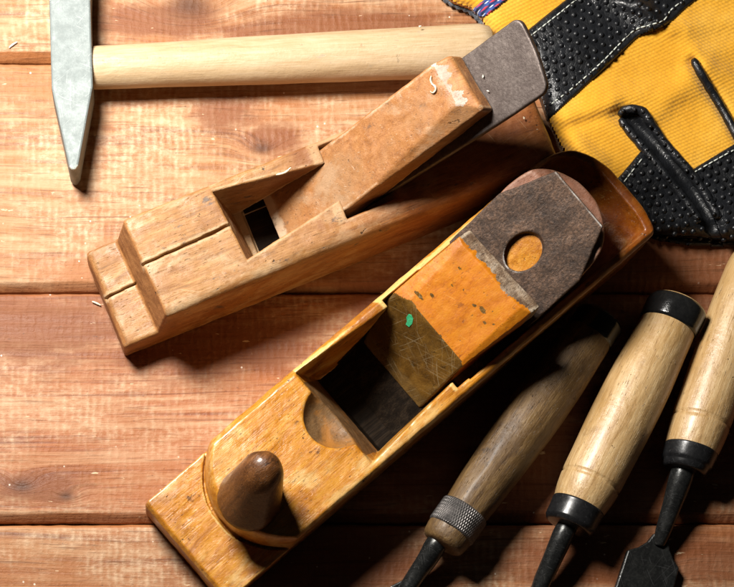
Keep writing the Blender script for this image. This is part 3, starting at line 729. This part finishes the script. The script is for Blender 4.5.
def zglove(u, v, edge=True):
    d, _, _ = seg_dist(u, v, OUT); d = np.where(inside(u, v, OUT), d, 0)
    k = np.clip(d / 24, 0, 1); z = 3 + 25 * np.sqrt(np.clip(1 - (1 - k) ** 2, 0, 1))
    d1, _, _ = seg_dist(u, v, SLOT1, False); z = z - 8 * np.exp(-(d1 / 9) ** 2)
    d2, _, _ = seg_dist(u, v, SLOT2, False); z = z - 7 * np.exp(-(d2 / 6) ** 2)
    z = z + bumpline(u, v, (560, 118), (612, 104), 10, 3) - bumpline(u, v, (566, 128), (612, 115), 6, 2.2)
    z = z + bumpline(u, v, (690, 28), (742, 20), 12, 4) + bumpline(u, v, (700, 50), (750, 46), 11, 3)
    z = z + bumpline(u, v, (640, -4), (668, 30), 9, 4) + bumpline(u, v, (680, 30), (705, 75), 13, 3)
    z = z + bumpline(u, v, (600, 160), (575, 140), 8, 3)
    z = z + bumpline(u, v, (600, 96), (690, 92), 12, 2.5) + bumpline(u, v, (650, 120), (700, 66), 10, 2.5) + bumpline(u, v, (576, 150), (604, 172), 8, 3) + bumpline(u, v, (712, 66), (760, 96), 10, 3)
    z = z + 2.0 * np.sin(u * .045 + v * .02) * np.sin(v * .06 - u * .013)
    return np.maximum(z, 1.5)
def drape(name, poly, lift, step, mat, edge=3.0, extra=None, tuck=True):
    us = np.array([p[0] for p in poly]); vs_ = np.array([p[1] for p in poly])
    gu = np.arange(us.min() - 2 * step, us.max() + 2 * step, step); gv = np.arange(vs_.min() - 2 * step, vs_.max() + 2 * step, step)
    u, v = np.meshgrid(gu, gv, indexing='ij')
    ins = inside(u, v, poly); d, bx, by = seg_dist(u, v, poly)
    snap = (~ins) | (d < step * .55)
    near = snap & (d < step * 1.5)
    u = np.where(near, bx, u); v = np.where(near, by, v)
    keepv = ins | near
    dd = np.where(ins & ~near, d, 0)
    z = zglove(u, v)
    k = np.clip(dd / edge, 0, 1)
    z = z + lift * np.sqrt(np.clip(1 - (1 - k) ** 2, 0, 1)) - (1.0 if tuck else 0) * (dd <= 0)
    if extra is not None: z = z + extra(u, v, dd)
    idx = np.full(u.shape, -1); idx[keepv] = np.arange(keepv.sum())
    q = np.stack([idx[:-1, :-1], idx[:-1, 1:], idx[1:, 1:], idx[1:, :-1]], -1).reshape(-1, 4)
    cin = np.stack([ins[:-1, :-1], ins[:-1, 1:], ins[1:, 1:], ins[1:, :-1]], -1).reshape(-1, 4)
    q = q[(q >= 0).all(1) & cin.any(1)]
    p = Wn(u[keepv], v[keepv], z[keepv]) - np.array(gl.location)
    me = np_mesh(name, p, q)
    bm = bmesh.new(); bm.from_mesh(me)
    bmesh.ops.remove_doubles(bm, verts=bm.verts[:], dist=.2 * U)
    bmesh.ops.dissolve_degenerate(bm, edges=bm.edges[:], dist=.05 * U)
    for f in bm.faces:
        if f.normal.z < 0: f.normal_flip()
    bm.to_mesh(me); bm.free()
    return link(name, me, mat, gl)
def cloth():
    m = Mat('yellow cotton twill'); co = m.world()
    n = m.noise(co, .018, 4, .6)
    wv = m.vadd(co, m.noisec(co, .03), 2.0)
    r = m.xyz(m.scale(wv, (1, 1, 1), (0, 0, math.radians(-24))))
    a = m.math('SINE', m.math('MULTIPLY', r[1], 2 * math.pi / 3.3))
    b_ = m.math('SINE', m.math('ADD', m.math('MULTIPLY', r[0], 2 * math.pi / 3.6), m.math('MULTIPLY', r[1], .85)))
    tw = m.math('ADD', m.math('MULTIPLY', a, .6), m.math('MULTIPLY', b_, .4))
    col = m.ramp(n, [(.3, (.62, .285, .014)), (.5, (.72, .35, .024)), (.7, (.79, .42, .05))])
    col = m.mix(m.rng(tw, -.2, -.9, 0, .38), col, (.52, .24, .01))
    fz = m.noise(co, .8, 2, .5)
    col = m.mix(m.rng(fz, .6, .8, 0, .3), col, (.85, .62, .2))
    m.bump(tw, .5, .45); m.bump(m.noise(co, .07, 4, .6), 5, .3)
    return m.done(col, .85, spec=.2, sheen=.25)
M_cloth = cloth()
def leather():
    m = Mat('black grained leather'); co = m.world()
    n = m.noise(co, .05, 4, .6)
    cr = m.voro(m.scale(m.vadd(co, m.noisec(co, .2), 2.5), (.22, .22, .22)), 1.0, 'DISTANCE_TO_EDGE')
    col = m.ramp(n, [(.3, (.005, .0053, .006)), (.7, (.012, .013, .0155))])
    m.bump(m.rng(cr, 0, .15), .6, .25); m.bump(n, 3, .4)
    return m.done(col, m.rng(m.noise(co, .12, 4, .6), .3, .7, .26, .5), spec=.5)
M_lea = leather()
m = Mat('pale stitching thread'); M_thr = m.done(m.ramp(m.noise(m.world(), .4, 2), [(.3, (.42, .45, .40)), (.7, (.66, .69, .62))]), .7)
m = Mat('dark grey edge binding'); cb = m.world(); nb = m.noise(cb, .5, 3, .6); m.bump(nb, 1.5, .8)
M_bind = m.done(m.ramp(nb, [(.35, (.02, .024, .032)), (.6, (.09, .10, .12)), (.75, (.25, .26, .27))]), .8, sheen=.2)
def elastic():
    m = Mat('blue elastic with red stitches'); co = m.world()
    r = m.xyz(m.scale(co, (1, 1, 1), (0, 0, math.radians(-38))))
    rib = m.math('SINE', m.math('MULTIPLY', r[1], 2 * math.pi / 6.0))
    dash = m.math('SINE', m.math('ADD', m.math('MULTIPLY', r[0], 2 * math.pi / 9.0), m.math('MULTIPLY', r[1], 1.2)))
    col = m.ramp(m.noise(co, .2, 3), [(.3, (.012, .03, .14)), (.7, (.03, .08, .30))])
    col = m.mix(m.math('MULTIPLY', m.rng(rib, .35, .7), m.rng(dash, -.1, .3)), col, (.50, .035, .07))
    col = m.mix(m.math('MULTIPLY', m.rng(rib, -.8, -.95), m.rng(dash, .2, .5)), col, (.62, .66, .72))
    m.bump(rib, 1.2, .7)
    return m.done(col, .75, sheen=.2)
M_ela = elastic()
def dotted(name, poly, lift, pitch, rot, fold=None):
    """leather patch with its raised rubber dots"""
    o = drape(name, poly, lift, 1.6, M_lea, edge=3.5, extra=fold)
    us = [p[0] for p in poly]; vs_ = [p[1] for p in poly]
    cx, cy = sum(us) / len(us), sum(vs_) / len(vs_)
    R = max(max(us) - min(us), max(vs_) - min(vs_)); n = int(R / pitch) + 2
    pts = []
    for i in range(-n, n + 1):
        for j in range(-n, n + 1):
            a = (i + (.5 if j % 2 else 0)) * pitch + random.uniform(-.8, .8); b_ = j * pitch * .82 + random.uniform(-.8, .8)
            pts.append((cx + a * math.cos(rot) - b_ * math.sin(rot), cy + a * math.sin(rot) + b_ * math.cos(rot)))
    pu = np.array([p[0] for p in pts]); pv = np.array([p[1] for p in pts])
    d, _, _ = seg_dist(pu, pv, poly); ok = inside(pu, pv, poly) & (d > 3.2)
    pu, pv, d = pu[ok], pv[ok], d[ok]
    k = np.clip(d / 3.5, 0, 1); z = zglove(pu, pv) + lift * np.sqrt(1 - (1 - k) ** 2)
    if fold is not None: z = z + fold(pu, pv, d)
    bm = bmesh.new(); bm.from_mesh(o.data)
    for u, v, zz in zip(pu, pv, z):
        if u > 745 or v < -12: continue
        c = W(u, v, zz) - gl.location; r = random.uniform(2.6, 3.1) * U
        rings = []
        for a in (0, .55, 1.05):
            rings.append([bm.verts.new(c + Vector((r * math.cos(a) * math.cos(t * math.pi / 5), r * math.cos(a) * math.sin(t * math.pi / 5), r * math.sin(a) * .85 - .3 * U))) for t in range(10)])
        tp = bm.verts.new(c + Vector((0, 0, r * .85 - .3 * U)))
        for A_, B_ in zip(rings, rings[1:]):
            for t in range(10): bm.faces.new((A_[t], A_[(t + 1) % 10], B_[(t + 1) % 10], B_[t])).smooth = True
        for t in range(10): bm.faces.new((rings[-1][t], rings[-1][(t + 1) % 10], tp)).smooth = True
    bm.to_mesh(o.data); bm.free()
    return o
def thread(line, lift, parent, length=6.0, gap=.8, fold=None, rad=.75):
    pts = np.array(curve(line, 1.0)); seg = np.hypot(*np.diff(pts, axis=0).T); s = np.concatenate([[0], np.cumsum(seg)])
    bm = bmesh.new(); t = 0
    while t < s[-1] - length:
        uu = np.interp(np.linspace(t, t + length - gap, 5), s, pts[:, 0]); vv = np.interp(np.linspace(t, t + length - gap, 5), s, pts[:, 1])
        zz = zglove(uu, vv) + lift + (fold(uu, vv, np.full(5, 9.)) if fold else 0) + np.array([-.6, .4, .7, .4, -.6])
        tube_bm(bm, [W(a, b_, c) - gl.location for a, b_, c in zip(uu, vv, zz)], [rad * .7 * U, rad * U, rad * U, rad * U, rad * .7 * U], 6)
        t += length
    o = link('stitching', bm_mesh('stitching', bm), M_thr, gl)
    o.parent = parent
    return o
drape('fabric', OUT, 0, 1.9, M_cloth, tuck=False)
P1 = curve([(505, 48), (526, 31), (565, 0), (605, -32)], 8) + [(740, -40)] + curve([(722, -18), (697, 0), (684, 10), (675, 19), (664, 26), (653, 31), (640, 36), (612, 62), (584, 88), (562, 108), (547, 122)], 5) + [(538, 96), (521, 66)]
def fold1(u, v, d):
    return (bumpline(u, v, (640, 2), (664, 28), 6, 4) + bumpline(u, v, (626, 0), (652, 32), 9, 4.5)
            + bumpline(u, v, (600, -2), (648, 8), 7, 3) + bumpline(u, v, (560, 30), (600, 60), 20, 2))
pt1 = dotted('palm_patch', P1, 3.2, 9.7, math.radians(-38), fold1)
thread([(509, 52), (533, 34), (571, 4), (607, -26)], 3.3, pt1, fold=fold1)
thread([(550, 105), (575, 86), (604, 60), (632, 32), (650, 25), (664, 20), (672, 9), (690, -4)], 3.3, pt1, fold=fold1)
P2 = [(612, 184), (626, 168), (641, 150), (650, 156), (668, 178), (692, 208), (712, 236), (714, 246), (690, 246), (655, 240), (630, 226), (612, 206)]
pt2 = dotted('finger_patch', P2, 3.0, 9.6, math.radians(48))
thread([(624, 182), (634, 169), (645, 155)], 3.2, pt2)
P3 = [(689, 171), (712, 157), (735, 143), (775, 124), (830, 120), (850, 170), (835, 232), (760, 249), (722, 246), (716, 226), (704, 200)]
pt3 = dotted('finger_patch', P3, 3.0, 9.6, math.radians(40))
thread([(693, 173), (714, 161), (738, 148), (770, 133)], 3.2, pt3)
# rolled leather between the fingers
def roll(line, rad, lift, dots=True):
    pts = np.array(curve(line, 2.0)); zz = zglove(pts[:, 0], pts[:, 1])
    d1, _, _ = seg_dist(pts[:, 0], pts[:, 1], SLOT1, False); d2, _, _ = seg_dist(pts[:, 0], pts[:, 1], SLOT2, False)
    bm = bmesh.new(); n = len(pts)
    zs = zz + lift
    rr = [rad * min(1, .55 + .45 * min(i, n - 1 - i) / 3) * (1 + .18 * mnoise.noise(Vector((i * .35, rad, 0)))) * U for i in range(n)]
    tube_bm(bm, [W(a, b_, c) - gl.location for (a, b_), c in zip(pts, zs)], rr, 12)
    if dots:
        for i in range(3, n - 2, 4):
            c = W(pts[i][0] + random.uniform(-2, 2), pts[i][1] + random.uniform(-2, 2), zs[i] + rad * .9) - gl.location
            r = 1.9 * U
            geo = bmesh.ops.create_icosphere(bm, subdivisions=2, radius=r); bmesh.ops.translate(bm, verts=geo['verts'], vec=c)
    return link('finger_gusset', bm_mesh('finger_gusset', bm), M_lea, gl)
GS = [(619, 117), (626, 111), (642, 113), (660, 137), (690, 172), (722, 222), (724, 247), (710, 247), (690, 208), (662, 172), (640, 146), (628, 131)]
gp = drape('finger_gusset', GS, .8, 1.8, M_lea, edge=2)
roll([(620, 119), (628, 130), (638, 142), (650, 156), (664, 174), (682, 196), (700, 222)], 3.8, 5)
roll([(619, 115), (625, 110), (634, 109), (643, 112), (650, 122), (660, 137), (674, 154), (689, 171), (704, 192), (718, 218)], 4.3, 4)
roll([(693, 59), (700, 72), (712, 92), (724, 112), (738, 138), (748, 156)], 3.9, 7, False)
# cuff: dark overlocked edge and the striped elastic
bm = bmesh.new(); cp = curve([(436, -40), (440, -10), (447, 0), (458, 6), (469, 10), (480, 20), (487, 33), (498, 42)], 2.0)
tube_bm(bm, [W(a, b_, 5) - gl.location for a, b_ in cp], [(3.0 + .9 * math.sin(i * 1.9)) * U for i in range(len(cp))], 10)
link('cuff_binding', bm_mesh('cuff_binding', bm), M_bind, gl)
EL = [(471, 9), (476, 6), (492, -8), (510, -24), (524, -14), (508, 0), (496, 10), (482, 19), (477, 16)]
drape('elastic', EL, 2.4, 1.6, M_ela, edge=2)

# ------------------------------------------------------------------ shavings and crumbs
def shav_mat(name, c):
    m = Mat(name); n = m.noise(m.obj(), .5, 3); m.bump(n, .6, .4)
    return m.done(m.ramp(n, [(.3, tuple(.8 * k for k in c)), (.7, c)]), .7)
M_shav = shav_mat('pale wood shaving', (.82, .70, .50)); M_crumb = shav_mat('pale crumb', (.78, .76, .66))
def shaving(pts, wid, label, mat=M_shav, name='wood_shaving', grp='wood shavings on the tools'):
    """curled ribbon with thickness through image points (x, y, z)"""
    seq = dense(pts, 1.2)
    bm = bmesh.new(); base = W(*seq[0]); prev = None
    for i, p in enumerate(seq):
        c = W(*p) - base
        k = math.sin(math.pi * (i + .6) / (len(seq) + .2)) ** .5
        nx = W(*seq[min(i + 1, len(seq) - 1)]) - W(*seq[max(i - 1, 0)]); s = Vector((-nx.y, nx.x, 0)); s = s.normalized() if s.length > 0 else Vector((1, 0, 0))
        hw = s * wid * .36 * U * k * random.uniform(.6, 1.1); t = Vector((0, 0, .35 * U))
        ring = [bm.verts.new(c + q) for q in (-hw - t, hw - t + Vector((0, 0, .5 * U)), hw + t + Vector((0, 0, .5 * U)), -hw + t)]
        if prev:
            for j in range(4): bm.faces.new((prev[j], prev[(j + 1) % 4], ring[(j + 1) % 4], ring[j]))
        else: bm.faces.new(ring[::-1])
        prev = ring
    bm.faces.new(prev)
    o = link(name, bm_mesh(name, bm), mat); o.location = base
    return tag(o, label, 'wood shaving', grp)
def chip(x, y, z, size, label, mat=None):
    n = 7; bm = bmesh.new(); base = W(x, y, z)
    R_ = [size * random.uniform(.45, 1.0) for _ in range(n)]; st = random.uniform(.5, .9); ro = random.uniform(0, 3)
    def ring(k, h_):
        out = []
        for i in range(n):
            a = 2 * math.pi * i / n; px_, py_ = R_[i] * k * math.cos(a), R_[i] * k * st * math.sin(a)
            out.append(bm.verts.new(Vector((px_ * math.cos(ro) - py_ * math.sin(ro), px_ * math.sin(ro) + py_ * math.cos(ro), h_ + random.uniform(-.15, .35) * size)) * U))
        return out
    a, b_ = ring(1, 0), ring(.7, .45 * size)
    bm.faces.new(a[::-1]); bm.faces.new(b_)
    for i in range(n): bm.faces.new((a[i], a[(i + 1) % n], b_[(i + 1) % n], b_[i]))
    o = link('wood_crumb', bm_mesh('wood_crumb', bm), mat or M_crumb, smooth=False); o.location = base
    return tag(o, label, 'wood crumb', 'wood crumbs on the tools')
def on1(x, y, a, b_):   # height on the sloping face z = a + b*x of the back plane
    zz = 60.0
    for _ in range(40):
        X, Y = plan(x, y, zz); dx, dy = X - 105.84, Y - 311.94
        zz = .5 * zz + .5 * (a + b_ * (dx * math.cos(A1) - dy * math.sin(A1)))
    return zz
def wz(x, y): return (x, y, on1(x, y, 85 - .98 * 241, .98) + 1.2)
def iz1(x, y): return (x, y, on1(x, y, -204 + 5.0, 1.0) + 1.2)
shaving([wz(431, 76), wz(430.5, 80), wz(432, 84), wz(435, 86.5), wz(435.5, 90), wz(432.5, 93), wz(430, 91)], 2.6, 'small pale curl lying on the sloping wedge of the worn grey plane')
chip(*iz1(483, 76.5), 2.0, 'pale chip on the brown iron, farther from the rounded corner of the wedge')
chip(*iz1(488, 91.5), 1.9, 'pale chip at the shadowed lower edge of the grey plane iron')
shaving([(276, 175, 87.5), (280, 174, 88), (284, 173, 88), (288, 170.5, 88.5), (291, 167.5, 88), (289, 169.5, 90)], 2.6, 'ragged pale shaving on the left rim of the grey plane throat')
chip(420, 26.5, 43, 1.9, 'white crumb on the upper side of the hammer handle')
chip(524, 118, 87, 1.6, 'yellowish crumb on the shaded heel of the grey plane, farther from the glove', M_shav)
chip(537, 130, 82, 1.8, 'yellowish crumb on the heel corner of the grey plane, nearest the glove', M_shav)
shaving([(92, 301.5, 1), (96, 303, 1.2), (101, 305.5, 1)], 2.6, 'yellow splinter on the table beside the grey plane toe')
shaving([(9, 48, .8), (13, 44.5, 1.2), (17.5, 42, .8)], 2.2, 'thin white splinter on the table left of the hammer head', M_crumb)
# green fleck on the wedge's dark lower face, stuck by paint: a part of the plane
def fleck():
    pts = [(405.6, 324.5), (407, 321), (406.2, 317.5), (408.5, 314.2), (411.2, 315.2), (413, 319), (412.2, 323.5), (409, 327)]
    c, s = math.cos(-A2), math.sin(-A2); T = []
    for (px_, py_) in pts:
        zz = 80.0
        for _ in range(60):
            w_ = W(px_, py_, zz) - o2; xl = (w_.x * c - w_.y * s) / U
            zz = .7 * zz + .3 * min(95 + 2.0 * (xl - 297), 95 + .5 * (xl - 290))
        w_ = W(px_, py_, zz + 1.0) - o2
        T.append(Vector((w_.x * c - w_.y * s, w_.x * s + w_.y * c, w_.z)))
    nrm = Vector((-.9, 0, .42))
    prism('paint_fleck', T, [p - nrm * 1.6 * U for p in T], M_green, pl2, bev=0)
fleck()

# ------------------------------------------------------------------ lens, lamp, surroundings
cam = bpy.data.cameras.new('camera'); co_ = bpy.data.objects.new('camera', cam); C.objects.link(co_)
co_.location = ((VX - 367) * U, (293.5 - VY) * U, H * U); co_.rotation_euler = (0, 0, 0)
cam.sensor_width = 36; cam.sensor_fit = 'HORIZONTAL'; cam.lens = H / 734 * 36
cam.shift_x = (367 - VX) / 734; cam.shift_y = (VY - 293.5) / 734
cam.clip_start = .01; cam.clip_end = 20
bpy.context.scene.camera = co_

ld = bpy.data.lights.new('key_lamp', 'AREA'); ld.shape = 'DISK'; ld.size = 330 * U; ld.energy = 7.2; ld.color = (1, .955, .89)
lo = bpy.data.objects.new('key_lamp', ld); C.objects.link(lo)
lo.location = ((-150 - 367) * U, (293.5 + 125) * U, 880 * U)
lo.rotation_euler = (Vector((330 * U - 367 * U, (293.5 - 330) * U, 0)) - lo.location).to_track_quat('-Z', 'Y').to_euler()

w = bpy.data.worlds.new('World'); bpy.context.scene.world = w; w.use_nodes = True
bg = w.node_tree.nodes['Background']; bg.inputs[0].default_value = (1, .97, .93, 1); bg.inputs[1].default_value = .007
sc = bpy.context.scene
sc.view_settings.view_transform = 'Standard'; sc.view_settings.look = 'None'; sc.view_settings.exposure = 0; sc.view_settings.gamma = 1
sc.render.engine = 'CYCLES'; sc.cycles.max_bounces = 8; sc.cycles.diffuse_bounces = 2; sc.cycles.use_denoising = True
